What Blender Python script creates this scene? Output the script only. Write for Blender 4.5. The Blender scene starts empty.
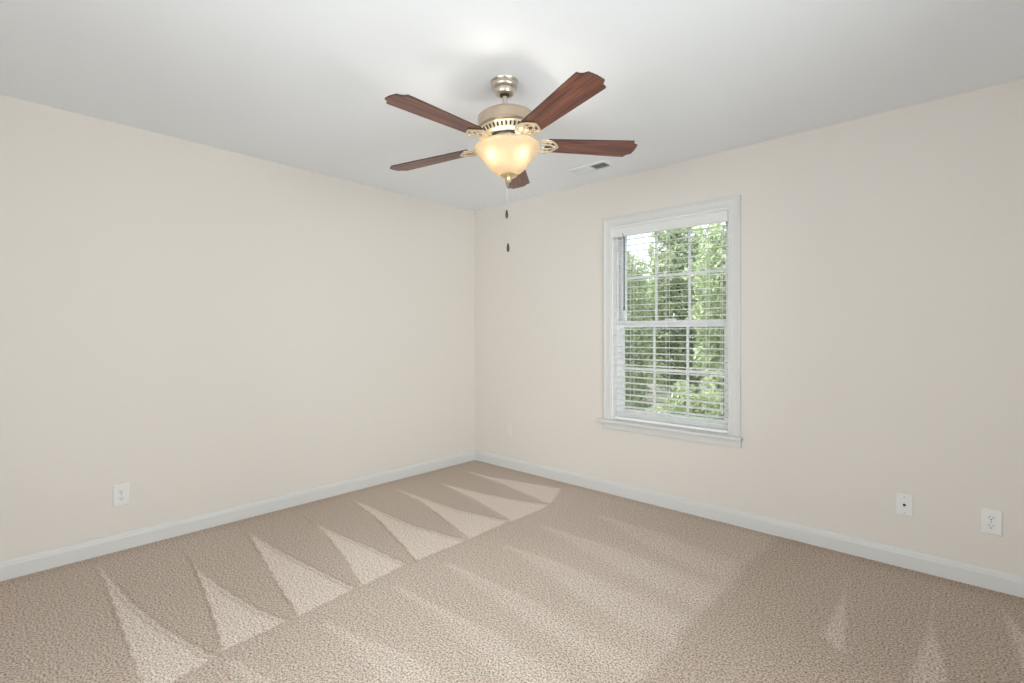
import bpy, bmesh, math, random
import numpy as np
from mathutils import Vector, Matrix
random.seed(7)
PI = math.pi
SC = bpy.context.scene
COL = SC.collection

# ------------------------------------------------------------------ camera
YAW = math.radians(42.6)
cam_d = bpy.data.cameras.new('camera')
cam_d.sensor_width = 36.0
cam_d.lens = 495.0 / 1024.0 * 36.0
cam_d.shift_y = -7.5 / 1024.0
cam_d.clip_start = 0.02
cam = bpy.data.objects.new('camera', cam_d)
cam.location = (3.573, -3.345, 1.237)
cam.rotation_euler = (PI / 2, 0, YAW)
COL.objects.link(cam)
SC.camera = cam

# ------------------------------------------------------------------ world, sun, fill light, exposure
SC.view_settings.view_transform = 'Standard'
SC.view_settings.look = 'None'
SC.view_settings.gamma = 1.0
SC.view_settings.use_curve_mapping = False
SC.view_settings.exposure = 0.19

world = bpy.data.worlds.new('overcast_sky')
SC.world = world
world.use_nodes = True
bg = world.node_tree.nodes['Background']
bg.inputs['Color'].default_value = (0.86, 0.93, 1.0, 1)
bg.inputs['Strength'].default_value = 2.3

def add_light(name, kind, loc, energy, color=(1, 1, 1), **kw):
    d = bpy.data.lights.new(name, kind)
    d.energy = energy
    d.color = color
    for k, v in kw.items():
        setattr(d, k, v)
    o = bpy.data.objects.new(name, d)
    o.location = loc
    COL.objects.link(o)
    return o

sun = add_light('sun', 'SUN', (0, 0, 10), 6.5, (1.0, 0.95, 0.86), angle=0.01)
sun.rotation_euler = Vector((0.62, 0.06, -0.90)).to_track_quat('-Z', 'Y').to_euler()
# fill lights added outside two invented windows behind the camera
def fill_light(name, loc, direction, w, h, energy, color=(0.97, 0.985, 1.0)):
    o = add_light(name, 'AREA', loc, energy, color, shape='RECTANGLE', size=w, size_y=h)
    o.rotation_euler = Vector(direction).to_track_quat('-Z', 'Z').to_euler()
fill_light('fill_light_side', (4.60, -2.30, 1.30), (-0.98, 0, 0.18), 2.2, 1.6, 82)
fill_light('fill_light_front', (2.55, -4.40, 1.30), (0, 0.98, -0.30), 1.8, 1.6, 49)
# sky portal in the visible window
pt = add_light('sky_portal', 'AREA', (1.99, 0.20, 1.33), 1, shape='RECTANGLE', size=0.9, size_y=1.5)
pt.rotation_euler = Vector((0, -1, 0)).to_track_quat('-Z', 'Z').to_euler()
pt.data.cycles.is_portal = True
BULB_EMISSION = 88.0
BULB_COLOR = (1.0, 0.90, 0.76)

# ------------------------------------------------------------------ materials
def mat(name, color, rough=0.5, metal=0.0, **kw):
    m = bpy.data.materials.new(name)
    m.use_nodes = True
    b = m.node_tree.nodes['Principled BSDF']
    b.inputs['Base Color'].default_value = (*color, 1)
    b.inputs['Roughness'].default_value = rough
    b.inputs['Metallic'].default_value = metal
    for k, v in kw.items():
        b.inputs[k].default_value = v
    return m

def nodes(m):
    return m.node_tree.nodes, m.node_tree.links, m.node_tree.nodes['Principled BSDF']

def add_bump(m, scale, strength, dist=0.002, detail=3):
    n, l, b = nodes(m)
    tc = n.new('ShaderNodeTexCoord')
    t = n.new('ShaderNodeTexNoise')
    t.inputs['Scale'].default_value = scale
    t.inputs['Detail'].default_value = detail
    bp = n.new('ShaderNodeBump')
    bp.inputs['Strength'].default_value = strength
    bp.inputs['Distance'].default_value = dist
    l.new(tc.outputs['Object'], t.inputs['Vector'])
    l.new(t.outputs['Fac'], bp.inputs['Height'])
    l.new(bp.outputs['Normal'], b.inputs['Normal'])

M = {}
M['wall'] = mat('wall_paint_beige', (0.772, 0.722, 0.672), 0.85)
add_bump(M['wall'], 260, 0.12, 0.001)
M['ceiling'] = mat('ceiling_paint_white', (0.89, 0.915, 0.95), 0.9)
add_bump(M['ceiling'], 180, 0.12, 0.001)
M['trim'] = mat('trim_paint_white', (0.72, 0.715, 0.705), 0.42)
M['vinyl'] = mat('window_vinyl_white', (0.89, 0.89, 0.885), 0.4)
M['blind'] = mat('blind_white', (0.94, 0.94, 0.925), 0.45)
M['valance'] = mat('valance_white', (0.79, 0.79, 0.78), 0.5)
M['cord'] = mat('cord_white', (0.85, 0.85, 0.82), 0.8)
M['plastic'] = mat('plate_plastic_white', (0.82, 0.81, 0.79), 0.35)
M['painted_plate'] = mat('plate_painted_beige', (0.79, 0.73, 0.675), 0.6)
M['slot'] = mat('slot_dark', (0.03, 0.028, 0.025), 0.6)
M['screw'] = mat('screw_steel', (0.5, 0.48, 0.45), 0.4, 0.8)
M['wand'] = mat('wand_dark', (0.03, 0.033, 0.033), 0.6)
M['nickel'] = mat('fan_brushed_nickel', (0.66, 0.60, 0.52), 0.30, 1.0)
M['motor'] = mat('motor_antique_pewter', (0.60, 0.49, 0.38), 0.33, 1.0)
M['gold'] = mat('fan_antique_brass', (0.86, 0.72, 0.45), 0.30, 1.0)
M['iron'] = mat('blade_iron_champagne', (0.85, 0.76, 0.58), 0.38, 0.75)
M['cavity'] = mat('dark_cavity', (0.04, 0.035, 0.03), 0.8)
M['vent'] = mat('vent_white_metal', (0.845, 0.865, 0.88), 0.6)
M['vent_dark'] = mat('vent_duct_dark', (0.10, 0.10, 0.10), 0.8)
M['fob'] = mat('fob_dark_wood', (0.045, 0.028, 0.02), 0.4)
M['chain'] = mat('chain_nickel', (0.66, 0.63, 0.58), 0.4, 0.8)
M['socket'] = mat('socket_ivory', (0.75, 0.72, 0.65), 0.5)

def glass_mat():
    m = bpy.data.materials.new('window_glass')
    m.use_nodes = True
    n, l = m.node_tree.nodes, m.node_tree.links
    n.clear()
    out = n.new('ShaderNodeOutputMaterial')
    tr = n.new('ShaderNodeBsdfTransparent')
    tr.inputs['Color'].default_value = (0.95, 0.97, 0.96, 1)
    gl = n.new('ShaderNodeBsdfGlossy')
    gl.inputs['Roughness'].default_value = 0.02
    fr = n.new('ShaderNodeFresnel')
    fr.inputs['IOR'].default_value = 1.5
    mx = n.new('ShaderNodeMixShader')
    l.new(fr.outputs['Fac'], mx.inputs['Fac'])
    l.new(tr.outputs['BSDF'], mx.inputs[1])
    l.new(gl.outputs['BSDF'], mx.inputs[2])
    l.new(mx.outputs['Shader'], out.inputs['Surface'])
    return m
M['glass'] = glass_mat()

def bowl_mat():
    m = bpy.data.materials.new('alabaster_glass')
    m.use_nodes = True
    n, l = m.node_tree.nodes, m.node_tree.links
    n.clear()
    out = n.new('ShaderNodeOutputMaterial')
    tc = n.new('ShaderNodeTexCoord')
    ns = n.new('ShaderNodeTexNoise')
    ns.inputs['Scale'].default_value = 9
    ns.inputs['Detail'].default_value = 4
    ns.inputs['Distortion'].default_value = 1.2
    l.new(tc.outputs['Object'], ns.inputs['Vector'])
    cr = n.new('ShaderNodeValToRGB')
    cr.color_ramp.elements[0].position = 0.3
    cr.color_ramp.elements[0].color = (0.44, 0.38, 0.29, 1)
    cr.color_ramp.elements[1].position = 0.75
    cr.color_ramp.elements[1].color = (0.58, 0.52, 0.42, 1)
    l.new(ns.outputs['Fac'], cr.inputs['Fac'])
    tl = n.new('ShaderNodeBsdfTranslucent')
    l.new(cr.outputs['Color'], tl.inputs['Color'])
    df = n.new('ShaderNodeBsdfDiffuse')
    df.inputs['Color'].default_value = (0.75, 0.68, 0.55, 1)
    gl = n.new('ShaderNodeBsdfGlossy')
    gl.inputs['Roughness'].default_value = 0.15
    gl.inputs['Color'].default_value = (1, 1, 1, 1)
    a = n.new('ShaderNodeMixShader')
    a.inputs['Fac'].default_value = 0.68
    b = n.new('ShaderNodeMixShader')
    b.inputs['Fac'].default_value = 0.04
    l.new(df.outputs['BSDF'], a.inputs[1])
    l.new(tl.outputs['BSDF'], a.inputs[2])
    l.new(a.outputs['Shader'], b.inputs[1])
    l.new(gl.outputs['BSDF'], b.inputs[2])
    l.new(b.outputs['Shader'], out.inputs['Surface'])
    return m
M['bowl'] = bowl_mat()

def bulb_mat():
    m = bpy.data.materials.new('lit_bulb')
    m.use_nodes = True
    n, l, b = nodes(m)
    b.inputs['Base Color'].default_value = (0.9, 0.85, 0.75, 1)
    b.inputs['Emission Color'].default_value = (*BULB_COLOR, 1)
    b.inputs['Emission Strength'].default_value = BULB_EMISSION
    return m
M['bulb'] = bulb_mat()

def wood_mat():
    m = mat('cherry_blade_wood', (0.3, 0.1, 0.05), 0.42)
    n, l, b = nodes(m)
    tc = n.new('ShaderNodeTexCoord')
    mp = n.new('ShaderNodeMapping')
    mp.inputs['Scale'].default_value = (3.0, 42, 42)
    l.new(tc.outputs['Object'], mp.inputs['Vector'])
    oi = n.new('ShaderNodeObjectInfo')
    ad = n.new('ShaderNodeVectorMath')
    ad.operation = 'MULTIPLY_ADD'
    ad.inputs[1].default_value = (7, 13, 5)
    l.new(oi.outputs['Random'], ad.inputs[0])
    l.new(mp.outputs['Vector'], ad.inputs[2])
    ns = n.new('ShaderNodeTexNoise')
    ns.inputs['Scale'].default_value = 1.0
    ns.inputs['Detail'].default_value = 5
    ns.inputs['Distortion'].default_value = 0.8
    l.new(ad.outputs['Vector'], ns.inputs['Vector'])
    cr = n.new('ShaderNodeValToRGB')
    e = cr.color_ramp.elements
    e[0].position = 0.30
    e[0].color = (0.045, 0.012, 0.010, 1)
    e[1].position = 0.72
    e[1].color = (0.26, 0.085, 0.048, 1)
    l.new(ns.outputs['Fac'], cr.inputs['Fac'])
    l.new(cr.outputs['Color'], b.inputs['Base Color'])
    b.inputs['Coat Weight'].default_value = 0.25
    b.inputs['Coat Roughness'].default_value = 0.25
    return m
M['wood'] = wood_mat()
M['blade_edge'] = mat('blade_edge_dark', (0.05, 0.022, 0.015), 0.5)

def carpet_mat():
    m = mat('carpet_beige', (0.5, 0.4, 0.3), 0.95)
    n, l, b = nodes(m)
    b.inputs['Specular IOR Level'].default_value = 0.1
    tc = n.new('ShaderNodeTexCoord')
    at = n.new('ShaderNodeAttribute')
    at.attribute_name = 'pile_lean'
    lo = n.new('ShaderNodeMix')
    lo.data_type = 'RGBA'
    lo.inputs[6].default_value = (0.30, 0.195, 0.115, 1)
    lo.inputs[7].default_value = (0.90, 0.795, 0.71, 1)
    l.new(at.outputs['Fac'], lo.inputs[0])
    # tufts
    vo = n.new('ShaderNodeTexVoronoi')
    vo.inputs['Scale'].default_value = 110
    l.new(tc.outputs['Object'], vo.inputs['Vector'])
    ns = n.new('ShaderNodeTexNoise')
    ns.inputs['Scale'].default_value = 125
    ns.inputs['Detail'].default_value = 5
    ns.inputs['Roughness'].default_value = 0.75
    l.new(tc.outputs['Object'], ns.inputs['Vector'])
    cr = n.new('ShaderNodeValToRGB')
    cr.color_ramp.elements[0].position = 0.38
    cr.color_ramp.elements[0].color = (0.33, 0.29, 0.25, 1)
    cr.color_ramp.elements[1].position = 0.56
    cr.color_ramp.elements[1].color = (1.26, 1.26, 1.26, 1)
    l.new(ns.outputs['Fac'], cr.inputs['Fac'])
    mu = n.new('ShaderNodeMix')
    mu.data_type = 'RGBA'
    mu.blend_type = 'MULTIPLY'
    mu.inputs[0].default_value = 1.0
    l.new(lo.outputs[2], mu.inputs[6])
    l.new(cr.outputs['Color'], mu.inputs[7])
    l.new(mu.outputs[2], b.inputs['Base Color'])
    # broad wear
    h = n.new('ShaderNodeMath')
    h.operation = 'ADD'
    l.new(vo.outputs['Distance'], h.inputs[0])
    l.new(ns.outputs['Fac'], h.inputs[1])
    bp = n.new('ShaderNodeBump')
    bp.inputs['Strength'].default_value = 0.7
    bp.inputs['Distance'].default_value = 0.008
    l.new(h.outputs['Value'], bp.inputs['Height'])
    l.new(bp.outputs['Normal'], b.inputs['Normal'])
    return m
M['carpet'] = carpet_mat()

def leaf_mat(name, dark, light):
    m = bpy.data.materials.new(name)
    m.use_nodes = True
    n, l = m.node_tree.nodes, m.node_tree.links
    n.clear()
    out = n.new('ShaderNodeOutputMaterial')
    at = n.new('ShaderNodeAttribute')
    at.attribute_name = 'leaf_tone'
    mx = n.new('ShaderNodeMix')
    mx.data_type = 'RGBA'
    mx.inputs[6].default_value = (*dark, 1)
    mx.inputs[7].default_value = (*light, 1)
    l.new(at.outputs['Fac'], mx.inputs[0])
    d = n.new('ShaderNodeBsdfDiffuse')
    t = n.new('ShaderNodeBsdfTranslucent')
    g = n.new('ShaderNodeBsdfGlossy')
    g.inputs['Roughness'].default_value = 0.4
    l.new(mx.outputs[2], d.inputs['Color'])
    l.new(mx.outputs[2], t.inputs['Color'])
    a = n.new('ShaderNodeMixShader')
    a.inputs['Fac'].default_value = 0.4
    l.new(d.outputs['BSDF'], a.inputs[1])
    l.new(t.outputs['BSDF'], a.inputs[2])
    b = n.new('ShaderNodeMixShader')
    b.inputs['Fac'].default_value = 0.06
    l.new(a.outputs['Shader'], b.inputs[1])
    l.new(g.outputs['BSDF'], b.inputs[2])
    l.new(b.outputs['Shader'], out.inputs['Surface'])
    return m
M['leaf_a'] = leaf_mat('leaf_green', (0.23, 0.29, 0.15), (0.68, 0.76, 0.48))
M['leaf_b'] = leaf_mat('leaf_dark_green', (0.24, 0.30, 0.17), (0.66, 0.74, 0.48))
M['leaf_c'] = leaf_mat('leaf_yellow_green', (0.22, 0.28, 0.14), (0.62, 0.69, 0.42))
M['bark'] = mat('bark', (0.16, 0.12, 0.09), 0.9)
add_bump(M['bark'], 40, 0.8, 0.02)
M['lawn'] = mat('mulch_and_lawn', (0.20, 0.20, 0.14), 0.95)
def lawn_nodes():
    n, l, b = nodes(M['lawn'])
    tc = n.new('ShaderNodeTexCoord')
    t = n.new('ShaderNodeTexNoise')
    t.inputs['Scale'].default_value = 1.4
    t.inputs['Detail'].default_value = 8
    cr = n.new('ShaderNodeValToRGB')
    cr.color_ramp.elements[0].position = 0.42
    cr.color_ramp.elements[0].color = (0.08, 0.12, 0.05, 1)
    cr.color_ramp.elements[1].position = 0.56
    cr.color_ramp.elements[1].color = (0.17, 0.15, 0.14, 1)
    l.new(tc.outputs['Object'], t.inputs['Vector'])
    l.new(t.outputs['Fac'], cr.inputs['Fac'])
    l.new(cr.outputs['Color'], b.inputs['Base Color'])
lawn_nodes()

# ------------------------------------------------------------------ mesh helpers
def box(bm, lo, hi, bev=0.0, seg=2, mtx=None):
    r = bmesh.ops.create_cube(bm, size=1.0)
    vs = r['verts']
    for v in vs:
        for i in range(3):
            v.co[i] = lo[i] + (v.co[i] + 0.5) * (hi[i] - lo[i])
    if bev > 0:
        es = list({e for v in vs for e in v.link_edges})
        rb = bmesh.ops.bevel(bm, geom=es, offset=bev, segments=seg, affect='EDGES', profile=0.5)
        vs = list({v for f in rb['faces'] for v in f.verts} | {v for v in vs if v.is_valid})
    if mtx is not None:
        for v in vs:
            v.co = mtx @ v.co
    return vs

def lathe(bm, prof, seg=48, mtx=None, cap=True):
    rings = []
    for r, z in prof:
        if r < 1e-5:
            rings.append([bm.verts.new((0, 0, z))])
        else:
            rings.append([bm.verts.new((r * math.cos(2 * PI * i / seg), r * math.sin(2 * PI * i / seg), z)) for i in range(seg)])
    for a, b in zip(rings, rings[1:]):
        for i in range(seg):
            j = (i + 1) % seg
            if len(a) == 1 and len(b) == 1:
                continue
            if len(a) == 1:
                bm.faces.new((a[0], b[j], b[i]))
            elif len(b) == 1:
                bm.faces.new((a[i], a[j], b[0]))
            else:
                bm.faces.new((a[i], a[j], b[j], b[i]))
    if cap:
        for rg in (rings[0], rings[-1]):
            if len(rg) > 2:
                try:
                    bm.faces.new(rg)
                except ValueError:
                    pass
    if mtx is not None:
        for rg in rings:
            for v in rg:
                v.co = mtx @ v.co
    return rings

def tube(bm, pts, rad, seg=8, closed=False, flat=1.0, caps=True):
    pts = [Vector(p) for p in pts]
    N = len(pts)
    rads = rad if isinstance(rad, (list, tuple)) else [rad] * N
    rings = []
    up = Vector((0, 0, 1))
    for i, p in enumerate(pts):
        a = pts[(i - 1) % N] if (closed or i > 0) else pts[i]
        b = pts[(i + 1) % N] if (closed or i < N - 1) else pts[i]
        t = (b - a).normalized()
        u = up if abs(t.dot(up)) < 0.9 else Vector((1, 0, 0))
        s = t.cross(u).normalized()
        w = s.cross(t).normalized()
        rings.append([bm.verts.new(p + rads[i] * (math.cos(2 * PI * k / seg) * s + flat * math.sin(2 * PI * k / seg) * w)) for k in range(seg)])
    rng = range(N if closed else N - 1)
    for i in rng:
        a, b = rings[i], rings[(i + 1) % N]
        for k in range(seg):
            j = (k + 1) % seg
            bm.faces.new((a[k], a[j], b[j], b[k]))
    if not closed and caps:
        bm.faces.new(rings[0][::-1])
        bm.faces.new(rings[-1])

def prism(bm, outline, z0, z1, bev=0.0, zf=None):
    a = [bm.verts.new((x, y, z0 + (zf(x, y) if zf else 0))) for x, y in outline]
    b = [bm.verts.new((x, y, z1 + (zf(x, y) if zf else 0))) for x, y in outline]
    n = len(a)
    bm.faces.new(a[::-1])
    bm.faces.new(b)
    for i in range(n):
        j = (i + 1) % n
        bm.faces.new((a[i], a[j], b[j], b[i]))

def obj(name, bm, m, parent=None, smooth=False, angle=40):
    bmesh.ops.recalc_face_normals(bm, faces=bm.faces)
    me = bpy.data.meshes.new(name)
    bm.to_mesh(me)
    bm.free()
    for mm in (m if isinstance(m, list) else [m]):
        me.materials.append(mm)
    if smooth:
        me.polygons.foreach_set('use_smooth', [True] * len(me.polygons))
        try:
            me.set_sharp_from_angle(angle=math.radians(angle))
        except Exception:
            pass
    o = bpy.data.objects.new(name, me)
    COL.objects.link(o)
    if parent is not None:
        o.parent = parent
    return o

def tag(o, label=None, cat=None, group=None, kind=None):
    if label: o['label'] = label
    if cat: o['category'] = cat
    if group: o['group'] = group
    if kind: o['kind'] = kind
    return o

def empty(name, loc, rot=(0, 0, 0)):
    o = bpy.data.objects.new(name, None)
    o.empty_display_size = 0.1
    o.location = loc
    o.rotation_euler = rot
    COL.objects.link(o)
    return o

def copy_tree(o, parent=None):
    c = o.copy()
    COL.objects.link(c)
    if parent is not None:
        c.parent = parent
    for ch in list(o.children):
        copy_tree(ch, c)
    return c

def newbm():
    return bmesh.new()

# ------------------------------------------------------------------ room shell
X1, Y1, H = 4.40, -4.20, 2.44
WT = 0.16
WX0, WX1, WZ0, WZ1 = 1.547, 2.433, 0.575, 2.067      # opening of the visible window

bm = newbm()
box(bm, (-WT, Y1 - WT, 0), (0, WT, H))
tag(obj('wall_left', bm, M['wall']), 'long plain beige wall left of the corner', 'wall', kind='structure')
bm = newbm()
box(bm, (0, 0, 0), (WX0, WT, H))
box(bm, (WX1, 0, 0), (X1, WT, H))
box(bm, (WX0, 0, 0), (WX1, WT, WZ0))
box(bm, (WX0, 0, WZ1), (WX1, WT, H))
bmesh.ops.remove_doubles(bm, verts=bm.verts, dist=1e-5)
tag(obj('wall_back', bm, M['wall']), 'plain beige wall holding the window with white blinds', 'wall', kind='structure')
# side wall with the window added for fill light behind the camera
SY0, SY1, SZ0, SZ1 = -3.40, -1.20, 0.50, 2.10
bm = newbm()
box(bm, (X1, Y1 - WT, 0), (X1 + WT, SY0, H))
box(bm, (X1, SY1, 0), (X1 + WT, WT, H))
box(bm, (X1, SY0, 0), (X1 + WT, SY1, SZ0))
box(bm, (X1, SY0, SZ1), (X1 + WT, SY1, H))
tag(obj('wall_right', bm, M['wall']), 'beige side wall behind the viewpoint', 'wall', kind='structure')
FX0, FX1 = 1.65, 3.45
bm = newbm()
box(bm, (0, Y1 - WT, 0), (FX0, Y1, H))
box(bm, (FX1, Y1 - WT, 0), (X1, Y1, H))
box(bm, (FX0, Y1 - WT, 0), (FX1, Y1, SZ0))
box(bm, (FX0, Y1 - WT, SZ1), (FX1, Y1, H))
tag(obj('wall_front', bm, M['wall']), 'beige wall behind the viewpoint', 'wall', kind='structure')
bm = newbm()
box(bm, (-WT, Y1 - WT, H), (X1 + WT, WT, H + 0.12))
tag(obj('ceiling', bm, M['ceiling']), 'flat white ceiling above the fan', 'ceiling', kind='structure')

# carpet: fine grid with the vacuum strokes (pile leaning one way or the other) as an attribute
POLY = {
'T1':[(0.128,-2.896),(0.515,-2.869),(0.777,-2.847),(1.047,-2.809),(1.246,-2.767),(1.403,-2.733),(1.457,-2.707),(1.494,-2.859),(1.515,-2.965),(0.888,-2.925),(0.417,-2.907)],
'T2':[(0.508,-2.547),(0.638,-2.549),(0.873,-2.527),(1.045,-2.507),(1.255,-2.474),(1.418,-2.428),(1.436,-2.694),(1.143,-2.640),(0.768,-2.584)],
'T3':[(0.287,-2.187),(0.711,-2.161),(1.013,-2.129),(1.278,-2.102),(1.382,-2.085),(1.420,-2.385),(1.177,-2.349),(0.872,-2.304)],
'T4':[(0.421,-1.842),(0.732,-1.819),(1.020,-1.787),(1.257,-1.777),(1.355,-1.768),(1.388,-2.067),(1.020,-1.962),(0.770,-1.904)],
'T5':[(0.204,-1.432),(0.552,-1.423),(0.926,-1.424),(1.242,-1.371),(1.367,-1.336),(1.358,-1.717),(1.102,-1.637),(0.729,-1.535)],
'T6':[(0.178,-1.065),(0.522,-1.047),(0.944,-1.036),(1.166,-0.988),(1.347,-0.944),(1.362,-1.340),(1.017,-1.223),(0.607,-1.121)],
'T7':[(0.345,-0.730),(0.754,-0.672),(1.104,-0.605),(1.357,-0.518),(1.364,-0.952),(0.889,-0.832)],
'T8':[(0.191,-0.339),(0.500,-0.312),(0.853,-0.226),(1.177,-0.146),(1.352,-0.523),(0.804,-0.418)],
}
LINES = {
'D1':[(0.062,-2.909),(0.417,-2.907),(0.888,-2.925),(1.465,-2.947)],
'D2':[(0.014,-2.560),(0.442,-2.544),(0.855,-2.595),(1.172,-2.644),(1.409,-2.686)],
'D3':[(0.060,-2.174),(0.372,-2.211),(0.781,-2.280),(1.177,-2.349),(1.394,-2.378)],
'D4':[(0.145,-1.824),(0.576,-1.857),(0.997,-1.950),(1.362,-2.051)],
'D5':[(0.167,-1.435),(0.627,-1.509),(1.102,-1.637),(1.362,-1.714)],
'D6':[(0.178,-1.065),(0.590,-1.107),(1.017,-1.223),(1.345,-1.316)],
'D7':[(0.339,-0.736),(0.796,-0.796),(1.335,-0.931)],
'D8':[(0.191,-0.339),(0.718,-0.387),(1.339,-0.507)],
}
STREAK = {
'Sa':[(1.514,-1.622),(1.898,-1.610),(2.236,-1.604),(2.573,-1.632),(2.695,-1.624),(2.702,-1.714),(2.572,-1.775),(2.205,-1.744),(1.854,-1.702)],
'Sb':[(1.606,-1.249),(1.864,-1.219),(2.102,-1.217),(2.436,-1.216),(2.684,-1.233),(2.700,-1.447),(2.475,-1.466),(2.171,-1.410),(1.884,-1.328)],
'Sc':[(1.557,-0.867),(1.814,-0.865),(2.042,-0.848),(2.417,-0.853),(2.694,-0.878),(2.708,-1.126),(2.427,-1.098),(2.094,-1.025),(1.804,-0.953)],
'Sd':[(1.736,-0.464),(1.983,-0.474),(2.204,-0.465),(2.662,-0.535),(2.677,-0.788),(2.426,-0.751),(2.148,-0.676),(1.911,-0.563)],
'Sf':[(1.514,-1.951),(1.731,-1.935),(1.934,-1.923),(2.226,-1.892),(2.476,-1.893),(2.635,-1.935),(2.460,-2.095),(2.272,-2.051),(1.982,-1.998),(1.748,-1.976)],
'Sg':[(1.570,-2.328),(1.766,-2.288),(1.964,-2.233),(2.126,-2.215),(2.5,-2.2),(2.55,-2.42),(2.137,-2.393),(1.916,-2.355),(1.734,-2.336)],
'Sh':[(1.538,-2.688),(1.712,-2.652),(1.888,-2.621),(2.4,-2.60),(2.4,-2.78),(1.825,-2.710)],
}
WEDGE = {
'W1':[(3.107,-0.172),(3.162,-0.596),(3.231,-1.060),(3.195,-1.060),(3.129,-0.980),(3.135,-0.524)],
'W2':[(3.454,-0.167),(3.472,-0.579),(3.528,-0.982),(3.543,-1.100),(3.401,-1.230),(3.451,-0.618)],
'W3':[(3.674,-0.148),(3.747,-0.384),(3.90,-0.662),(3.90,-0.95),(3.743,-0.90),(3.709,-0.571)],
}
def seg_dist(P, a, b):
    a, b = np.array(a), np.array(b)
    d = b - a
    t = np.clip(((P - a) @ d) / (d @ d), 0, 1)
    return np.linalg.norm(P - (a + t[:, None] * d), axis=1)
def sdist(P, poly):
    n = len(poly)
    dist = np.full(len(P), 1e9)
    ins = np.zeros(len(P), bool)
    for i in range(n):
        a, b = poly[i], poly[(i + 1) % n]
        dist = np.minimum(dist, seg_dist(P, a, b))
        if a[1] != b[1]:
            c = ((a[1] > P[:, 1]) != (b[1] > P[:, 1])) & (P[:, 0] < (b[0] - a[0]) * (P[:, 1] - a[1]) / (b[1] - a[1]) + a[0])
            ins ^= c
    return np.where(ins, dist, -dist)
def sstep(x, a, b):
    t = np.clip((x - a) / (b - a), 0, 1)
    return t * t * (3 - 2 * t)

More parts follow.
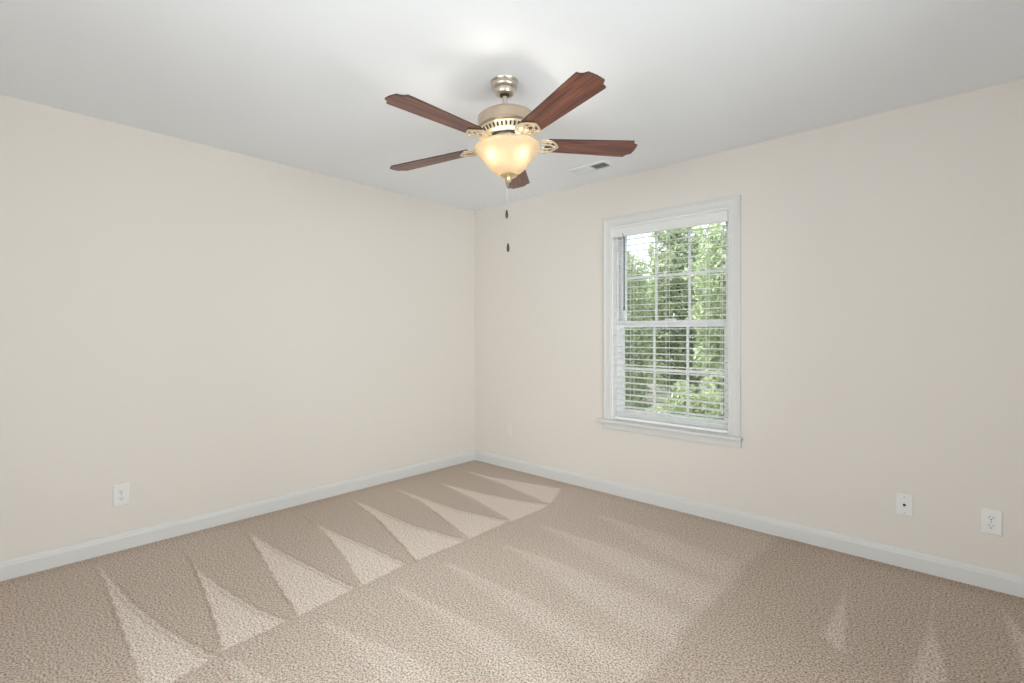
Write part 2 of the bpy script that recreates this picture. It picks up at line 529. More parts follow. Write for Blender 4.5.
def make_floor():
    st = 0.008
    nx, ny = int(round(X1 / st)), int(round(-Y1 / st))
    xs = np.linspace(0, X1, nx + 1)
    ys = np.linspace(Y1, 0, ny + 1)
    gx, gy = np.meshgrid(xs, ys, indexing='ij')
    P = np.stack([gx.ravel(), gy.ravel()], 1)
    rng = np.random.default_rng(3)
    # wobble of the stroke edges
    W = P + 0.0028 * np.stack([np.sin(P[:, 1] * 61 + np.sin(P[:, 0] * 37) * 2), np.sin(P[:, 0] * 47 + np.sin(P[:, 1] * 53) * 2)], 1)
    wob = 0.010 * np.sin(P[:, 1] * 9) + 0.006 * np.sin(P[:, 1] * 31)
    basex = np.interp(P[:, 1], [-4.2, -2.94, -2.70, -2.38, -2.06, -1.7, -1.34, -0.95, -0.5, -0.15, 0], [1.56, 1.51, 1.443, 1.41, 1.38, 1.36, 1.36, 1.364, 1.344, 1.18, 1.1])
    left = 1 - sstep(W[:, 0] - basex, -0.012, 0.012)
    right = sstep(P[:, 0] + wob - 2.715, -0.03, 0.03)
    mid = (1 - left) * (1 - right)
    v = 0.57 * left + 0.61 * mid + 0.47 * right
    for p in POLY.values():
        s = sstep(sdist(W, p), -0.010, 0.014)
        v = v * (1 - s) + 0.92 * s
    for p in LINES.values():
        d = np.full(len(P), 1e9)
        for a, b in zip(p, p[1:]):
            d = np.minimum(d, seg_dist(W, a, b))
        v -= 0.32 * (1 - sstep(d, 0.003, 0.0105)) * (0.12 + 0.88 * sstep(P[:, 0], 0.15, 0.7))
    for k, p in POLY.items():                       # second track line beside the far edge of each stroke
        d = np.full(len(P), 1e9)
        m = {'T1': 6, 'T2': 5, 'T3': 4, 'T4': 4, 'T5': 4, 'T6': 4, 'T7': 3, 'T8': 3}[k]
        for a, b in zip(p[:m], p[1:m + 1]):
            d = np.minimum(d, seg_dist(W, (a[0], a[1] - 0.022), (b[0], b[1] - 0.022)))
        near = 0.1 + 0.9 * sstep(P[:, 0] - p[0][0], 0.1, 0.5)
        v -= 0.24 * near * (1 - sstep(d, 0.003, 0.011))
        d = np.full(len(P), 1e9)
        for a, b in zip(p[:m], p[1:m + 1]):
            d = np.minimum(d, seg_dist(W, (a[0], a[1] + 0.004), (b[0], b[1] + 0.004)))
        v -= 0.16 * near * (1 - sstep(d, 0.003, 0.011))
    # foot of the first strokes: dark seam along the line where they end
    v -= 0.05 * (1 - sstep(np.abs(W[:, 0] - basex - 0.012), 0.004, 0.022)) * (P[:, 1] < -0.45)
    for p in STREAK.values():
        s = sstep(sdist(W, p), -0.035, 0.05)
        fade = 1 - 0.25 * sstep(P[:, 0], 2.2, 2.7)
        v += 0.11 * s * fade * (1 - left) * (1 - right)
        d = np.full(len(P), 1e9)
        for a, b in zip(p[:3], p[1:4]):
            d = np.minimum(d, seg_dist(W, a, b))
        v += 0.10 * (1 - sstep(d, 0.005, 0.03)) * (1 - left) * (1 - right) * (1 - sstep(P[:, 0], 1.9, 2.4))
    for p in WEDGE.values():
        s = sstep(sdist(W, p), -0.008, 0.022)
        v += 0.22 * s
    # wide soft unevenness
    v += 0.03 * np.sin(P[:, 0] * 3.1 + 1) * np.sin(P[:, 1] * 4.3) + 0.02 * rng.normal(size=len(P))
    # darker band close to the walls
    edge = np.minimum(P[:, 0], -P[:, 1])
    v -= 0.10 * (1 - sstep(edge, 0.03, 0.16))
    idx = np.arange((nx + 1) * (ny + 1)).reshape(nx + 1, ny + 1)
    q = np.stack([idx[:-1, :-1], idx[1:, :-1], idx[1:, 1:], idx[:-1, 1:]], -1).reshape(-1, 4)
    zz = np.clip(v, 0, 1) * 0.0
    V = np.column_stack([P, zz])
    me = bpy.data.meshes.new('floor')
    me.from_pydata(V.tolist(), [], q.tolist())
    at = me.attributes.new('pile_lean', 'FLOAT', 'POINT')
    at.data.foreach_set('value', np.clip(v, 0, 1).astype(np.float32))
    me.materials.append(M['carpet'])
    o = bpy.data.objects.new('floor', me)
    COL.objects.link(o)
    tag(o, 'beige cut-pile carpet with triangular vacuum strokes', 'carpet', kind='structure')
make_floor()

# baseboards with an eased top edge
def baseboard(name, pts, label):
    # pts: two floor points along the wall and the inward normal
    (ax, ay), (bx, by), (nx_, ny_) = pts
    prof = [(0, 0), (0.015, 0), (0.015, 0.070), (0.0125, 0.078), (0.0125, 0.083), (0.008, 0.091), (0.004, 0.0945), (0, 0.0945)]
    bm = newbm()
    r0 = [bm.verts.new((ax + nx_ * u, ay + ny_ * u, z)) for u, z in prof]
    r1 = [bm.verts.new((bx + nx_ * u, by + ny_ * u, z)) for u, z in prof]
    n = len(prof)
    for i in range(n):
        j = (i + 1) % n
        bm.faces.new((r0[i], r0[j], r1[j], r1[i]))
    bm.faces.new(r0)
    bm.faces.new(r1[::-1])
    tag(obj(name, bm, M['trim']), label, 'baseboard', kind='structure')
baseboard('baseboard_left', ((0, Y1), (0, 0), (1, 0)), 'white baseboard along the left wall')
baseboard('baseboard_back', ((0.0, 0), (X1, 0), (0, -1)), 'white baseboard along the wall under the window')
baseboard('baseboard_right', ((X1, 0), (X1, Y1), (-1, 0)), 'white baseboard behind the viewpoint')
baseboard('baseboard_front', ((X1, Y1), (0, Y1), (0, 1)), 'white baseboard on the wall behind the viewpoint')

# ------------------------------------------------------------------ visible window
def make_window():
    root = empty('window_1', ((WX0 + WX1) / 2, 0, WZ0))
    tag(root, 'white double-hung window with grilles behind horizontal blinds', 'window', kind='structure')
    inv = Matrix.Translation(root.location).inverted()
    def part(name, bm, m, parent=root, **kw):
        bm.transform(inv)
        return obj(name, bm, m, parent, **kw)
    # mitred casing, profile u across the width (0 = inner edge), w = stand-off from the wall
    prof = [(0, 0), (0, 0.010), (0.008, 0.013), (0.014, 0.013), (0.018, 0.011), (0.046, 0.014), (0.052, 0.019), (0.062, 0.019), (0.067, 0.015), (0.067, 0)]
    bm = newbm()
    zs = WZ0 + 0.001
    path = [((WX0, zs), (-1, 0)), ((WX0, WZ1), (-1, 1)), ((WX1, WZ1), (1, 1)), ((WX1, zs), (1, 0))]
    rings = []
    for (x, z), (dx, dz) in path:
        rings.append([bm.verts.new((x + dx * u, -w, z + dz * u)) for u, w in prof])
    for a, b in zip(rings, rings[1:]):
        for i in range(len(prof)):
            j = (i + 1) % len(prof)
            bm.faces.new((a[i], a[j], b[j], b[i]))
    bm.faces.new(rings[0]); bm.faces.new(rings[-1][::-1])
    part('casing', bm, M['trim'])
    # stool and apron
    bm = newbm()
    box(bm, (WX0 - 0.098, -0.052, WZ0 - 0.022), (WX1 + 0.080, 0.0, WZ0), 0.006, 3)
    box(bm, (WX0 + 0.001, -0.005, WZ0 - 0.0), (WX1 - 0.001, 0.055, WZ0 + 0.004), 0)
    part('window_sill', bm, M['trim'])
    bm = newbm()
    box(bm, (WX0 - 0.066, -0.017, WZ0 - 0.072), (WX1 + 0.072, 0.0, WZ0 - 0.022), 0.004, 2)
    part('apron', bm, M['trim'])
    # jamb liner
    bm = newbm()
    t = 0.012
    box(bm, (WX0, 0.0, WZ0), (WX0 + t, WT, WZ1))
    box(bm, (WX1 - t, 0.0, WZ0), (WX1, WT, WZ1))
    box(bm, (WX0 + t, 0.0, WZ1 - t), (WX1 - t, WT, WZ1))
    box(bm, (WX0 + t, 0.056, WZ0), (WX1 - t, WT + 0.02, WZ0 + 0.02))
    # parting stops
    for x0, x1 in ((WX0 + t, WX0 + t + 0.014), (WX1 - t - 0.014, WX1 - t)):
        box(bm, (x0, 0.057, WZ0 + 0.02), (x1, 0.064, WZ1 - t))
    part('jamb', bm, M['vinyl'])
    zm = 1.312
    def sash(name, y0, y1, z0, z1, bot, top):
        xl, xr = WX0 + t + 0.002, WX1 - t - 0.002
        sw = 0.048
        bm = newbm()
        box(bm, (xl, y0, z0), (xl + sw, y1, z1), 0.003, 2)
        box(bm, (xr - sw, y0, z0), (xr, y1, z1), 0.003, 2)
        box(bm, (xl + sw, y0, z0), (xr - sw, y1, z0 + bot), 0.003, 2)
        box(bm, (xl + sw, y0, z1 - top), (xr - sw, y1, z1), 0.003, 2)
        s = part(name, bm, M['vinyl'])
        gx0, gx1, gz0, gz1 = xl + sw, xr - sw, z0 + bot, z1 - top
        ym = (y0 + y1) / 2
        bm = newbm()
        box(bm, (gx0, ym - 0.002, gz0), (gx1, ym + 0.002, gz1))
        part('pane', bm, M['glass'], s)
        bm = newbm()
        mw = 0.010
        for k in (1, 2):
            x = gx0 + (gx1 - gx0) * k / 3
            box(bm, (x - mw, ym - 0.008, gz0), (x + mw, ym - 0.002, gz1), 0.002, 1)
        z = (gz0 + gz1) / 2
        box(bm, (gx0, ym - 0.009, z - mw), (gx1, ym - 0.002, z + mw), 0.002, 1)
        part('grille', bm, M['vinyl'], s)
        return s
    sash('upper_sash', 0.098, 0.128, zm - 0.02, WZ1 - t - 0.001, 0.045, 0.05)
    lo = sash('lower_sash', 0.066, 0.096, WZ0 + 0.021, zm + 0.025, 0.06, 0.05)
    bm = newbm()
    box(bm, (1.95, 0.06, zm + 0.025), (2.03, 0.092, zm + 0.037), 0.004, 2)
    part('sash_lock', bm, M['vinyl'], lo)
make_window()

# windows added behind the camera to let in fill light: frame and pane (built along X, facing +Y)
def make_added_window(name, loc, rotz, w, label):
    root = empty(name, loc, (0, 0, rotz))
    tag(root, label, 'window', kind='structure')
    bm = newbm()
    f, h, a = 0.05, SZ1 - SZ0, w / 2
    for p, q in (((-a, 0), (-a + f, h)), ((a - f, 0), (a, h)), ((-a + f, 0), (a - f, f)), ((-a + f, h - f), (a - f, h)), ((-0.025, f), (0.025, h - f))):
        box(bm, (p[0], -0.07, p[1]), (q[0], -0.02, q[1]))
    obj('window_frame', bm, M['vinyl'], root)
    for x0, x1 in ((-a + f, -0.025), (0.025, a - f)):
        bm = newbm()
        box(bm, (x0, -0.047, f), (x1, -0.043, h - f))
        obj('pane', bm, M['glass'], root)
make_added_window('added_window_2', (X1, (SY0 + SY1) / 2, SZ0), PI / 2, SY1 - SY0, 'wide side window added behind the viewpoint for fill light')
make_added_window('added_window_3', ((FX0 + FX1) / 2, Y1, SZ0), 0, FX1 - FX0, 'wide window added in the wall behind the viewpoint for fill light')

# ------------------------------------------------------------------ blind
def make_blind():
    bx0, bx1 = WX0 + 0.017, WX1 - 0.017
    yc = 0.030
    root = empty('window_blind', ((bx0 + bx1) / 2, yc, WZ1 - 0.013))
    tag(root, 'white two-inch horizontal slat blind hanging open inside the window frame', 'blind')
    L = bx1 - bx0
    O = Vector(root.location)
    bm = newbm()
    box(bm, (-L / 2, -0.024, -0.045), (L / 2, 0.022, -0.001), 0.002, 1)
    obj('headrail', bm, M['blind'], root)
    bm = newbm()
    # valance board with small top and bottom beads
    prof = [(-0.034, -0.002), (-0.036, -0.010), (-0.033, -0.016), (-0.033, -0.062), (-0.036, -0.068), (-0.036, -0.074), (-0.032, -0.078), (-0.026, -0.078), (-0.026, -0.002)]
    r0 = [bm.verts.new((-L / 2 - 0.003, y, z)) for y, z in prof]
    r1 = [bm.verts.new((L / 2 + 0.003, y, z)) for y, z in prof]
    for i in range(len(prof)):
        j = (i + 1) % len(prof)
        bm.faces.new((r0[i], r0[j], r1[j], r1[i]))
    bm.faces.new(r0); bm.faces.new(r1[::-1])
    obj('valance', bm, M['valance'], root)
    # slats
    bm = newbm()
    n, w, th = 6, 0.050, 0.0024
    up_, dn = [], []
    for i in range(n + 1):
        y = -w / 2 + w * i / n
        c = 0.0018 * (1 - (2 * i / n - 1) ** 2)
        up_.append((y, c + th / 2)); dn.append((y, c - th / 2))
    prof = up_ + dn[::-1]
    r0 = [bm.verts.new((-L / 2, y, z)) for y, z in prof]
    r1 = [bm.verts.new((L / 2, y, z)) for y, z in prof]
    for i in range(len(prof)):
        j = (i + 1) % len(prof)
        bm.faces.new((r0[i], r0[j], r1[j], r1[i]))
    bm.faces.new(r0); bm.faces.new(r1[::-1])
    slat = obj('slat', bm, M['blind'], root)
    z_top = -0.098
    z_bot = 0.637 - O.z
    N = 30
    TILT = math.radians(4.5)
    for k in range(N):
        s = slat if k == 0 else slat.copy()
        if k:
            COL.objects.link(s)
        s.location = (0, 0, z_top + (z_bot - z_top) * k / (N - 1))
        s.rotation_euler = (TILT, 0, 0)
    bm = newbm()
    zb = 0.5815 - O.z
    box(bm, (-L / 2, -0.025, zb), (L / 2, 0.025, zb + 0.020), 0.004, 2)
    obj('bottom_rail', bm, M['blind'], root)
    # ladder tapes: two threads front and back, with a lift cord in the middle
    for x in (-0.285, 0.0, 0.285):
        bm = newbm()
        for y in (-0.027, 0.027):
            tube(bm, [(x, y, -0.046), (x, y, zb + 0.012)], 0.0016, 6)
        obj('ladder_cord', bm, M['cord'], root)
    bm = newbm()
    tube(bm, [(-0.348, -0.031, -0.05), (-0.341, -0.034, -0.07), (-0.333, -0.034, -0.09)], 0.003, 6)
    tube(bm, [(-0.333, -0.034, -0.085), (-0.333, -0.034, -0.626)], 0.0038, 6)
    lathe(bm, [(0.0, -0.64), (0.005, -0.636), (0.006, -0.62), (0.004, -0.606)], 10, Matrix.Translation((-0.333, -0.034, 0)))
    tag(obj('tilt_wand', bm, M['wand'], root, True), 'dark tilt wand')
    bm = newbm()
    for dx in (0, 0.010):
        tube(bm, [(0.385 + dx, -0.031, -0.05), (0.385 + dx, -0.034, -0.09), (0.385 + dx, -0.033, -1.30 - dx * 3)], 0.0012, 6)
        lathe(bm, [(0.0015, -1.27), (0.004, -1.285), (0.006, -1.31), (0.005, -1.316), (0.0, -1.317)], 10, Matrix.Translation((0.385 + dx, -0.033, -dx * 3)))
    obj('lift_cord', bm, M['cord'], root)
make_blind()

# ------------------------------------------------------------------ wall plates (local frame: X along the wall, Z up, -Y into the room)
def rrect(w, h, r, n=5):
    out = []
    for cx, cz, a0 in ((w - r, h - r, 0), (-w + r, h - r, 90), (-w + r, -h + r, 180), (w - r, -h + r, 270)):
        for k in range(n + 1):
            a = math.radians(a0 + 90 * k / n)
            out.append((cx + r * math.cos(a), cz + r * math.sin(a)))
    return out
def slab(bm, outline, y0, y1, cx=0, cz=0, inset=0.0):
    a = [bm.verts.new((cx + x, y0, cz + z)) for x, z in outline]
    k = [bm.verts.new((cx + x, y1 + inset, cz + z)) for x, z in outline]
    sx = max(abs(p[0]) for p in outline); sz = max(abs(p[1]) for p in outline)
    b = [bm.verts.new((cx + x * (1 - inset / sx), y1, cz + z * (1 - inset / sz))) for x, z in outline]
    n = len(a)
    bm.faces.new(a)
    bm.faces.new(b[::-1])
    for i in range(n):
        j = (i + 1) % n
        bm.faces.new((a[i], a[j], k[j], k[i]))
        bm.faces.new((k[i], k[j], b[j], b[i]))

def plate_mesh(w, h, m):
    bm = newbm()
    slab(bm, rrect(w / 2, h / 2, 0.004), 0.0, -0.0065, inset=0.0035)
    return bm

def make_outlet(name, loc, rotz, label, m, detail=True, size=(0.072, 0.116)):
    root = empty(name, loc, (0, 0, rotz))
    tag(root, label, 'outlet')
    obj('cover_plate', plate_mesh(*size, m), m, root)
    for zc in (0.020, -0.020):
        bm = newbm()
        ol = []
        for k in range(28):
            a = 2 * PI * k / 28
            ol.append((max(-0.0165, min(0.0165, 0.0175 * math.cos(a))), max(-0.0135, min(0.0135, 0.0175 * math.sin(a)))))
        slab(bm, ol, -0.006, -0.0085, 0, zc, 0.001)
        r = obj('receptacle', bm, m, root)
        if detail:
            for dx, h in ((-0.0065, 0.0075), (0.0065, 0.0062)):
                bm = newbm()
                box(bm, (dx - 0.0013, -0.0089, zc + 0.003 - h / 2), (dx + 0.0013, -0.0084, zc + 0.003 + h / 2))
                obj('slot', bm, M['slot'], r)
            bm = newbm()
            slab(bm, rrect(0.0025, 0.0028, 0.0024, 3), -0.0084, -0.0089, 0, zc - 0.0075)
            obj('slot', bm, M['slot'], r)
    bm = newbm()
    slab(bm, rrect(0.003, 0.003, 0.0029, 3), -0.006, -0.0078)
    obj('screw', bm, M['screw'] if detail else m, root)
    return root
make_outlet('wall_outlet', (0.0, -2.772, 0.315), PI / 2, 'white duplex outlet low on the long left wall', M['plastic'], size=(0.078, 0.122))
make_outlet('wall_outlet', (3.659, 0, 0.325), 0, 'white duplex outlet low on the wall at the far right', M['plastic'], size=(0.078, 0.122))
make_outlet('wall_outlet', (0.447, 0, 0.349), 0, 'wall-coloured outlet near the room corner above the baseboard', M['painted_plate'], detail=False)

root = empty('cable_plate', (3.328, 0, 0.331))
tag(root, 'white cable jack plate with one dark socket, right of the window', 'wall plate')
obj('cover_plate', plate_mesh(0.071, 0.112, None), M['plastic'], root)
bm = newbm()
lathe(bm, [(0.0075, 0.0), (0.0075, 0.004), (0.0048, 0.004), (0.0048, 0.010), (0.0, 0.010)], 6, Matrix.Translation((0, -0.006, 0)) @ Matrix.Rotation(PI / 2, 4, 'X'))
obj('cable_jack', bm, M['slot'], root)
for z in (0.042, -0.042):
    bm = newbm()
    slab(bm, rrect(0.003, 0.003, 0.0029, 3), -0.006, -0.0075, 0, z)
    obj('screw', bm, M['screw'], root)

# ------------------------------------------------------------------ ceiling vent
def make_vent():
    x0, x1, y0, y1 = 1.415, 1.735, -0.402, -0.258
    cx, cy = (x0 + x1) / 2, (y0 + y1) / 2
    root = empty('ceiling_vent', (cx, cy, H))
    tag(root, 'white louvred air register in the ceiling beyond the fan', 'vent')
    hx, hy = (x1 - x0) / 2, (y1 - y0) / 2
    bm = newbm()
    f = 0.026
    for a, b in (((-hx, -hy), (-hx + f, hy)), ((hx - f, -hy), (hx, hy)), ((-hx + f, -hy), (hx - f, -hy + f)), ((-hx + f, hy - f), (hx - f, hy)), ((-0.012, -hy + f), (0.012, hy - f))):
        box(bm, (a[0], a[1], -0.010), (b[0], b[1], -0.0005), 0.002, 1)
    obj('vent_frame', bm, M['vent'], root)
    bm = newbm()
    box(bm, (-hx + f - 0.004, -hy + f - 0.004, -0.002), (hx - f + 0.004, hy - f + 0.004, -0.0004))
    obj('duct_opening', bm, M['vent_dark'], root)
    for side in (-1, 1):
        for k in range(7):
            bm = newbm()
            x = side * (0.024 + k * 0.0165)
            mt = Matrix.Translation((x, 0, -0.0075)) @ Matrix.Rotation(math.radians(38 * side), 4, 'Y')
            box(bm, (-0.0085, -hy + f, -0.0006), (0.0085, hy - f, 0.0006), 0, mtx=mt)
            obj('louvre', bm, M['vent'], root)
make_vent()

# ------------------------------------------------------------------ ceiling fan
def make_fan():
    fx, fy = 3.573 - 0.677 * 2.36 - 0.736 * 0.035, -3.345 + 0.736 * 2.36 - 0.677 * 0.035
    root = empty('ceiling_fan', (fx, fy, H), (0, 0, YAW))
    tag(root, 'five-blade ceiling fan with cherry blades and lit alabaster bowl light', 'ceiling fan')
    t1, t2 = 0.047, -0.023
    # the fan hangs a little out of plumb on its ball joint
    piv = Vector((0, 0, 2.385 - H))
    tilt = Matrix.Translation(piv) @ Matrix(((1, 0, -t1, 0), (0, 1, -t2, 0), (t1, t2, 1, 0), (0, 0, 0, 1))) @ Matrix.Translation(-piv)
    tilt_n = Matrix.Translation(piv) @ Matrix.Rotation(-t1, 4, 'Y') @ Matrix.Rotation(t2, 4, 'X') @ Matrix.Translation(-piv)
    def z(a):
        return a - H
    def part(name, bm, m, parent=root, smooth=True, tilted=True, angle=35):
        o = obj(name, bm, m, parent, smooth, angle)
        if tilted and parent is root:
            o.matrix_local = tilt_n
        return o
    def P(l):
        return [(r, z(a)) for r, a in l]
    bm = newbm()
    lathe(bm, P([(0.0, 2.4395), (0.066, 2.4395), (0.067, 2.436), (0.0655, 2.432), (0.061, 2.430), (0.0625, 2.424), (0.0625, 2.414), (0.060, 2.407), (0.053, 2.402), (0.048, 2.400), (0.0475, 2.388), (0.044, 2.379), (0.036, 2.375), (0.026, 2.376), (0.0, 2.380)]), 56)
    part('canopy', bm, M['nickel'], tilted=False)
    bm = newbm()
    lathe(bm, P([(0.0, 2.392), (0.018, 2.390), (0.025, 2.382), (0.022, 2.372), (0.012, 2.368), (0.012, 2.366), (0.0, 2.366)]), 32)
    part('ball_joint', bm, M['cavity'])
    bm = newbm()
    lathe(bm, P([(0.0115, 2.375), (0.0115, 2.275)]), 24)
    lathe(bm, P([(0.0, 2.305), (0.020, 2.305), (0.022, 2.300), (0.022, 2.284), (0.0, 2.284)]), 24)
    part('downrod', bm, M['nickel'])
    bm = newbm()
    lathe(bm, P([(0.0, 2.287), (0.050, 2.287), (0.090, 2.283), (0.118, 2.277), (0.130, 2.270), (0.1345, 2.262), (0.1345, 2.222), (0.138, 2.218), (0.139, 2.213), (0.136, 2.208), (0.130, 2.205), (0.0, 2.205)]), 72)
    motor = part('motor_housing', bm, M['motor'])
    bm = newbm()
    lathe(bm, P([(0.124, 2.206), (0.132, 2.203), (0.131, 2.198), (0.117, 2.177), (0.110, 2.172), (0.096, 2.170), (0.0, 2.170)]), 72)
    ring = part('vent_ring', bm, M['iron'])
    # louvre slots round the ring
    bm = newbm()
    for k in range(40):
        a = 2 * PI * k / 40
        mt = Matrix.Rotation(a, 4, 'Z') @ Matrix.Translation((0.1240, 0, z(2.1875))) @ Matrix.Rotation(math.radians(33.7), 4, 'Y')
        box(bm, (-0.0016, -0.0042, -0.0095), (0.0010, 0.0042, 0.0095), 0, mtx=mt)
    sl = obj('vent_slots', bm, M['cavity'], ring)
    bm = newbm()
    lathe(bm, P([(0.0, 2.172), (0.088, 2.172), (0.090, 2.168), (0.090, 2.158), (0.084, 2.154), (0.0, 2.154)]), 56)
    part('flywheel', bm, M['cavity'])
    bm = newbm()
    lathe(bm, P([(0.0, 2.155), (0.050, 2.155), (0.056, 2.150), (0.058, 2.144), (0.055, 2.136), (0.050, 2.130), (0.062, 2.126), (0.070, 2.120), (0.068, 2.112), (0.050, 2.106), (0.030, 2.100), (0.012, 2.096), (0.007, 2.09), (0.007, 1.985), (0.0, 1.985)]), 48)
    sw = part('switch_housing', bm, M['gold'])
    # bowl: open-topped alabaster glass shade
    outer = [(0.143, 2.128), (0.153, 2.124), (0.1555, 2.117), (0.152, 2.108), (0.143, 2.097), (0.131, 2.082), (0.118, 2.066), (0.105, 2.049), (0.092, 2.032), (0.079, 2.018), (0.064, 2.005), (0.046, 1.996), (0.026, 1.991), (0.0075, 1.989)]
    inner = [(r - 0.004 if r > 0.01 else r, a + 0.003) for r, a in outer]
    bm = newbm()
    lathe(bm, P(outer + inner[::-1]), 72, cap=False)
    part('glass_bowl', bm, M['bowl'], angle=80)
    bm = newbm()
    lathe(bm, P([(0.0, 1.9885), (0.040, 1.991), (0.041, 1.987), (0.036, 1.982), (0.024, 1.979), (0.013, 1.974), (0.012, 1.969), (0.014, 1.965), (0.010, 1.959), (0.0, 1.957)]), 40)
    fin = part('finial', bm, M['gold'])
    # sockets and bulbs
    for k in range(3):
        a = (math.radians(230), math.radians(310), math.radians(90))[k]
        mt = Matrix.Rotation(a, 4, 'Z') @ Matrix.Translation((0.054, 0, z(2.084))) @ Matrix.Rotation(math.radians(92), 4, 'Y')
        bm = newbm()
        lathe(bm, [(0.0, -0.012), (0.013, -0.012), (0.0145, 0.006), (0.0135, 0.010), (0.0, 0.010)], 20, mt)
        so = part('socket', bm, M['socket'])
        bm = newbm()
        lathe(bm, [(0.0, 0.009), (0.007, 0.009), (0.008, 0.014), (0.014, 0.024), (0.0165, 0.034), (0.014, 0.045), (0.008, 0.052), (0.0, 0.056)], 20, mt)
        o = obj('bulb', bm, M['bulb'], so, True)
    # blades and blade irons, built along +Y of the fan frame
    L0, L1 = 0.195, 0.656
    def hw(t):
        return 0.052 + (0.0705 - 0.052) * min(1, t / 0.9)
    outl = []
    for k in range(0, 13):
        t = k / 12 * (L1 - 0.032 - L0) / (L1 - L0)
        outl.append((hw(t), L0 + t * (L1 - L0)))
    # shaped tip: concave shoulder and a shallow pointed middle
    w1, yb = outl[-1]
    tip = [(w1 - 0.003, yb + 0.002), (w1 - 0.014, yb + 0.005), (w1 - 0.023, yb + 0.012), (w1 - 0.028, yb + 0.021), (w1 - 0.031, yb + 0.029), (w1 - 0.036, yb + 0.031), (0.0, yb + 0.034)]
    rhs = outl + tip
    full = [(0.0, L0 - 0.004)] + [(0.030, L0 - 0.004)] + rhs + [(-x, y) for x, y in rhs[::-1][1:]] + [(-0.030, L0 - 0.004)]
    bm = newbm()
    PITCH = math.radians(-9)
    prism(bm, full, -0.003, 0.003)
    bmesh.ops.recalc_face_normals(bm, faces=bm.faces)
    for f in bm.faces:
        if abs(f.normal.z) < 0.5:
            f.material_index = 1
    bm.transform(Matrix.Rotation(-PI / 2, 4, 'Z'))          # blade now along +X, so the grain runs along X
    blade_me = obj('blade', bm, [M['wood'], M['blade_edge']], root)
    # iron: arm from the flywheel plus an open leaf of scrolls under the blade root
    bm = newbm()
    zi = -0.008
    def loop(pts, r=0.0042, closed=True):
        tube(bm, pts, r, 8, closed, 0.6, True)
    def zz(r):
        return zi + 0.0 * r
    def leaf(cx0, cx1, w, rot=0.0, ox=0.0, oy=0.0, n=26, p=1.0):
        pts = []
        for k in range(n):
            a = 2 * PI * k / n
            u = (1 - math.cos(a)) / 2
            x = cx0 + (cx1 - cx0) * u
            y = w * math.sin(a) * (0.55 + 0.45 * math.sin(PI * u) ** 0.7)
            xr = ox + (x - ox) * math.cos(rot) - (y - oy) * math.sin(rot)
            yr = oy + (x - ox) * math.sin(rot) + (y - oy) * math.cos(rot)
            pts.append((xr, yr, zi))
        return pts
    # pointed shield outline
    o_half = [(0.128, 0.010), (0.140, 0.030), (0.158, 0.046), (0.180, 0.053), (0.202, 0.050), (0.222, 0.038), (0.238, 0.020), (0.250, 0.0)]
    pts = []
    def cr(p0, p1, p2, p3, t):
        return tuple(0.5 * ((2 * p1[i]) + (-p0[i] + p2[i]) * t + (2 * p0[i] - 5 * p1[i] + 4 * p2[i] - p3[i]) * t * t + (-p0[i] + 3 * p1[i] - 3 * p2[i] + p3[i]) * t ** 3) for i in range(2))
    def smooth_open(ps, n=4):
        ext = [ps[0]] + ps + [ps[-1]]
        out = []
        for i in range(len(ps) - 1):
            for k in range(n):
                out.append(cr(ext[i], ext[i + 1], ext[i + 2], ext[i + 3], k / n))
        out.append(ps[-1])
        return out
    half = smooth_open(o_half)
    full_loop = half + [(x, -y) for x, y in half[::-1][1:]]
    loop([(x, y, zi) for x, y in full_loop], 0.0060)
    loop(leaf(0.146, 0.238, 0.017), 0.0050)                                  # middle petal
    for s in (1, -1):                                                       # two side scrolls
        ps = smooth_open([(0.140, s * 0.010), (0.156, s * 0.030), (0.178, s * 0.040), (0.200, s * 0.036), (0.208, s * 0.026), (0.198, s * 0.019), (0.186, s * 0.023)])
        loop([(x, y, zi) for x, y in ps], 0.0046, closed=False)
    for px_, py_ in ((0.205, 0.043), (0.205, -0.043), (0.232, 0.0)):
        lathe(bm, [(0.0, -0.014), (0.006, -0.013), (0.008, -0.009), (0.008, -0.003), (0.0, -0.003)], 14, Matrix.Translation((px_, py_, 0)))
    # pitch the openwork with the blade, then add the arm
    bm.transform(Matrix.Rotation(PITCH, 4, 'X'))
    arm = [(0.072, 0, 0.010), (0.092, 0, 0.006), (0.108, 0, -0.010), (0.122, 0, -0.016), (0.138, 0, -0.012), (0.152, 0, -0.009)]
    tube(bm, arm, [0.013, 0.012, 0.010, 0.010, 0.010, 0.007], 10, False, 0.45)
    box(bm, (0.060, -0.022, 0.006), (0.090, 0.022, 0.0125), 0.002, 1)
    iron = obj('blade_iron', bm, M['iron'], root, True, 50)
    zb = 2.141 - H
    for k, ang in enumerate((5.6, 77.6, 149.6, 221.6, 293.6)):
        # angle from +Y towards +X
        rz = Matrix.Rotation(math.radians(90 - ang), 4, 'Z')
        b = blade_me if k == 0 else blade_me.copy()
        i = iron if k == 0 else iron.copy()
        if k:
            COL.objects.link(b)
            COL.objects.link(i)
        b.matrix_local = tilt_n @ Matrix.Translation((0, 0, zb)) @ rz @ Matrix.Rotation(PITCH, 4, 'X')
        i.matrix_local = tilt_n @ Matrix.Translation((0, 0, zb)) @ rz
    # pull chains (hang plumb)
    base = tilt_n @ Vector((0, 0, z(1.968)))
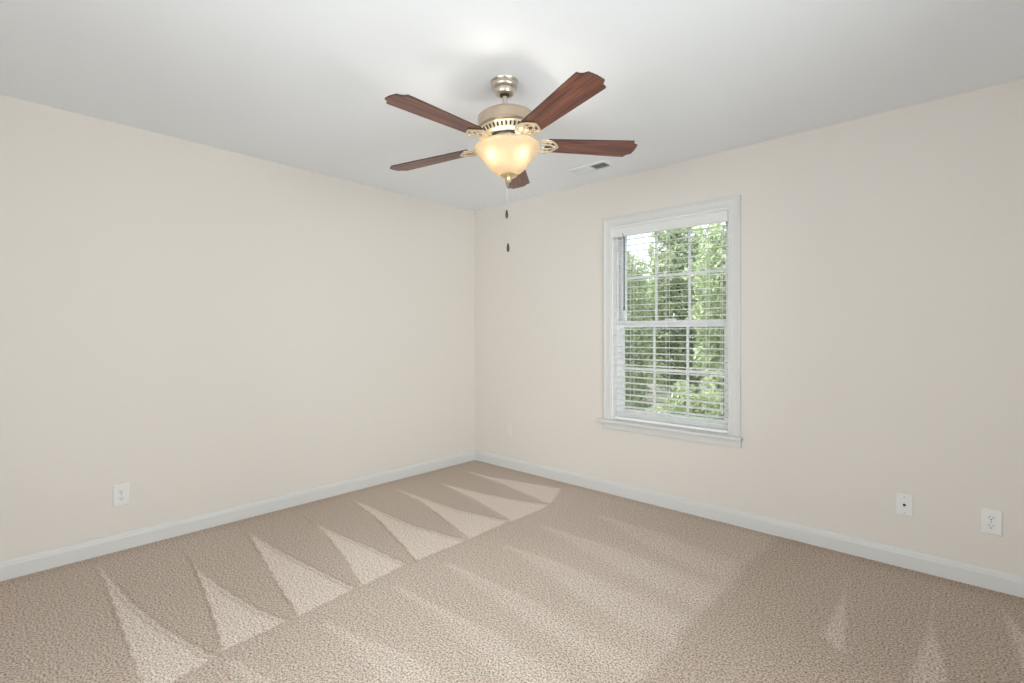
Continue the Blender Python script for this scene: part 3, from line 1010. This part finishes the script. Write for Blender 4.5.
    def chain(dx, dy, z_end, name='pull_chain'):
        bm = newbm()
        tx, ty = base.x + dx, base.y + dy
        tube(bm, [(tx, ty, base.z + 0.004), (tx, ty, z_end + 0.018 - H)], 0.0006, 6)
        zc = base.z
        while zc > z_end + 0.02 - H:
            bmesh.ops.create_icosphere(bm, subdivisions=1, radius=0.0010, matrix=Matrix.Translation((tx, ty, zc)))
            zc -= 0.0045
        c = obj(name, bm, M['chain'], root, True)
        bm = newbm()
        h0 = z_end - H
        lathe(bm, [(0.0, h0 - 0.022), (0.004, h0 - 0.021), (0.0068, h0 - 0.012), (0.0072, h0 - 0.002), (0.0055, h0 + 0.010), (0.003, h0 + 0.019), (0.0, h0 + 0.021)], 18, Matrix.Translation((tx, ty, 0)))
        obj('chain_fob', bm, M['fob'], c, True)
    chain(-0.009, -0.012, 1.804)
    chain(-0.003, 0.012, 1.650)
make_fan()

# ------------------------------------------------------------------ outdoors
GZ = -0.7
bm = newbm()
box(bm, (-16, 0.6, GZ - 0.2), (14, 26, GZ))
tag(obj('ground', bm, M['lawn']), 'mulched garden ground outside the window', 'ground', kind='structure')

def foliage_mesh(name, blobs, count, size, seed, m):
    rng = np.random.default_rng(seed)
    vol = np.array([b[3] * b[4] * b[5] for b in blobs]) ** 0.75
    pick = rng.choice(len(blobs), count, p=vol / vol.sum())
    B = np.array(blobs)[pick]
    d = rng.normal(size=(count, 3))
    d /= np.linalg.norm(d, axis=1)[:, None]
    r = rng.random(count) ** 0.33
    r = 0.45 + 0.6 * r * (0.75 + 0.25 * rng.random(count))
    c = B[:, :3] + d * r[:, None] * B[:, 3:6]
    # leaves: kite quads with random orientation
    u = rng.normal(size=(count, 3)); u /= np.linalg.norm(u, axis=1)[:, None]
    w = np.cross(u, rng.normal(size=(count, 3))); w /= np.linalg.norm(w, axis=1)[:, None]
    s = size * (0.6 + 0.8 * rng.random(count))[:, None]
    nrm = np.cross(u, w)
    V = np.stack([c - u * s, c + w * s * 0.45 + nrm * s * 0.12, c + u * s, c - w * s * 0.45 + nrm * s * 0.12], 1).reshape(-1, 3)
    F = np.arange(count * 4).reshape(-1, 4)
    me = bpy.data.meshes.new(name)
    me.from_pydata(V.tolist(), [], F.tolist())
    at = me.attributes.new('leaf_tone', 'FLOAT', 'FACE')
    at.data.foreach_set('value', np.clip(rng.beta(1.6, 1.6, count), 0, 1).astype(np.float32))
    me.materials.append(m)
    return me

def make_tree(name, h, crown_r, base, nb, leaves, size, seed, m):
    rnd = random.Random(seed)
    root = empty(name, (0, 0, 0))
    bm = newbm()
    bend = [(0, 0, 0), (rnd.uniform(-.1, .1), rnd.uniform(-.1, .1), h * 0.3), (rnd.uniform(-.2, .2), rnd.uniform(-.2, .2), h * 0.6), (rnd.uniform(-.2, .2), rnd.uniform(-.2, .2), h * 0.92)]
    tr = 0.035 * h * 0.6
    tube(bm, bend, [tr, tr * 0.75, tr * 0.5, tr * 0.15], 10)
    blobs = []
    for k in range(nb):
        f = k / (nb - 1)
        zc = base + (h - base) * (0.06 + 0.9 * f)
        a = k * 2.4 + rnd.random()
        rr = crown_r * math.sin(PI * (0.20 + 0.68 * f)) ** 0.5
        d = rr * rnd.uniform(0.2, 0.52)
        bx, by = d * math.cos(a), d * math.sin(a)
        s = rr * rnd.uniform(0.32, 0.46)
        blobs.append((bx, by, zc, s, s, s * rnd.uniform(0.5, 0.8)))
        tube(bm, [(0, 0, max(0.1, zc - 0.5 * d - 0.1)), (bx * 0.5, by * 0.5, zc - 0.15), (bx, by, zc)], [tr * 0.35, tr * 0.22, tr * 0.08], 6)
    obj('trunk', bm, M['bark'], root, True)
    me = foliage_mesh('foliage', blobs, leaves, size, seed, m)
    o = bpy.data.objects.new('foliage', me)
    COL.objects.link(o)
    o.parent = root
    return root

protoA = make_tree('leafy_tree', 4.3, 1.30, 0.35, 44, 21000, 0.052, 11, M['leaf_a'])
protoB = make_tree('garden_tree', 5.0, 1.30, 0.3, 46, 19000, 0.062, 23, M['leaf_b'])
protoC = make_tree('garden_shrub', 1.3, 0.72, 0.08, 16, 5000, 0.042, 37, M['leaf_c'])
TREES = [
    (protoA, -1.75, 5.6, 0.86, 0.4, 'bright green leafy tree, left one seen through the window, sky above it'),
    (protoA, 0.85, 5.6, 1.04, 2.1, 'tall bright green leafy tree at the right in the window view'),
    (protoA, -4.35, 5.8, 0.85, 3.9, 'bright green leafy tree beyond the left edge of the window view'),
    (protoA, 3.60, 5.8, 0.95, 5.2, 'bright green leafy tree beyond the right edge of the window view'),
    (protoB, -1.85, 8.7, 0.98, 0.0, 'shaded green tree rising behind the gap between the two bright trees in the window'),
    (protoB, -4.50, 9.0, 0.82, 1.4, 'low shaded green tree of the rear row, under the sky at the left'),
    (protoB, 0.80, 8.7, 1.00, 2.7, 'tall shaded green tree behind the tall bright tree at the right'),
    (protoB, -7.15, 9.2, 0.82, 4.4, 'low shaded green tree at the far left end of the rear row'),
    (protoB, -1.90, 12.0, 0.95, 3.3, 'shaded green tree of the farthest row, right behind the rear row in the window'),
    (protoB, -4.55, 12.2, 0.78, 5.5, 'low shaded green tree of the farthest row, left in the window'),
    (protoB, 0.80, 12.0, 0.95, 0.9, 'shaded green tree of the farthest row, at its right end'),
    (protoC, -2.20, 3.3, 1.0, 0.0, 'yellow-green shrub, leftmost of the low row outside the window'),
    (protoC, -0.66, 3.2, 0.95, 1.9, 'yellow-green shrub, second from the left in the low row outside the window'),
    (protoC, 0.86, 3.1, 0.95, 4.0, 'yellow-green shrub, second from the right in the low row outside the window'),
    (protoC, 2.30, 3.1, 0.9, 5.1, 'yellow-green shrub, rightmost of the low row outside the window'),
]
seen = set()
for proto, x, y, s, a, lab in TREES:
    t = proto if proto.name not in seen else copy_tree(proto)
    seen.add(proto.name)
    t.location = (x, y, GZ)
    t.rotation_euler = (0, 0, a)
    t.scale = (s, s, s)
    tag(t, lab, 'shrub' if proto is protoC else 'tree', 'garden shrubs outside the window' if proto is protoC else 'trees outside the window')
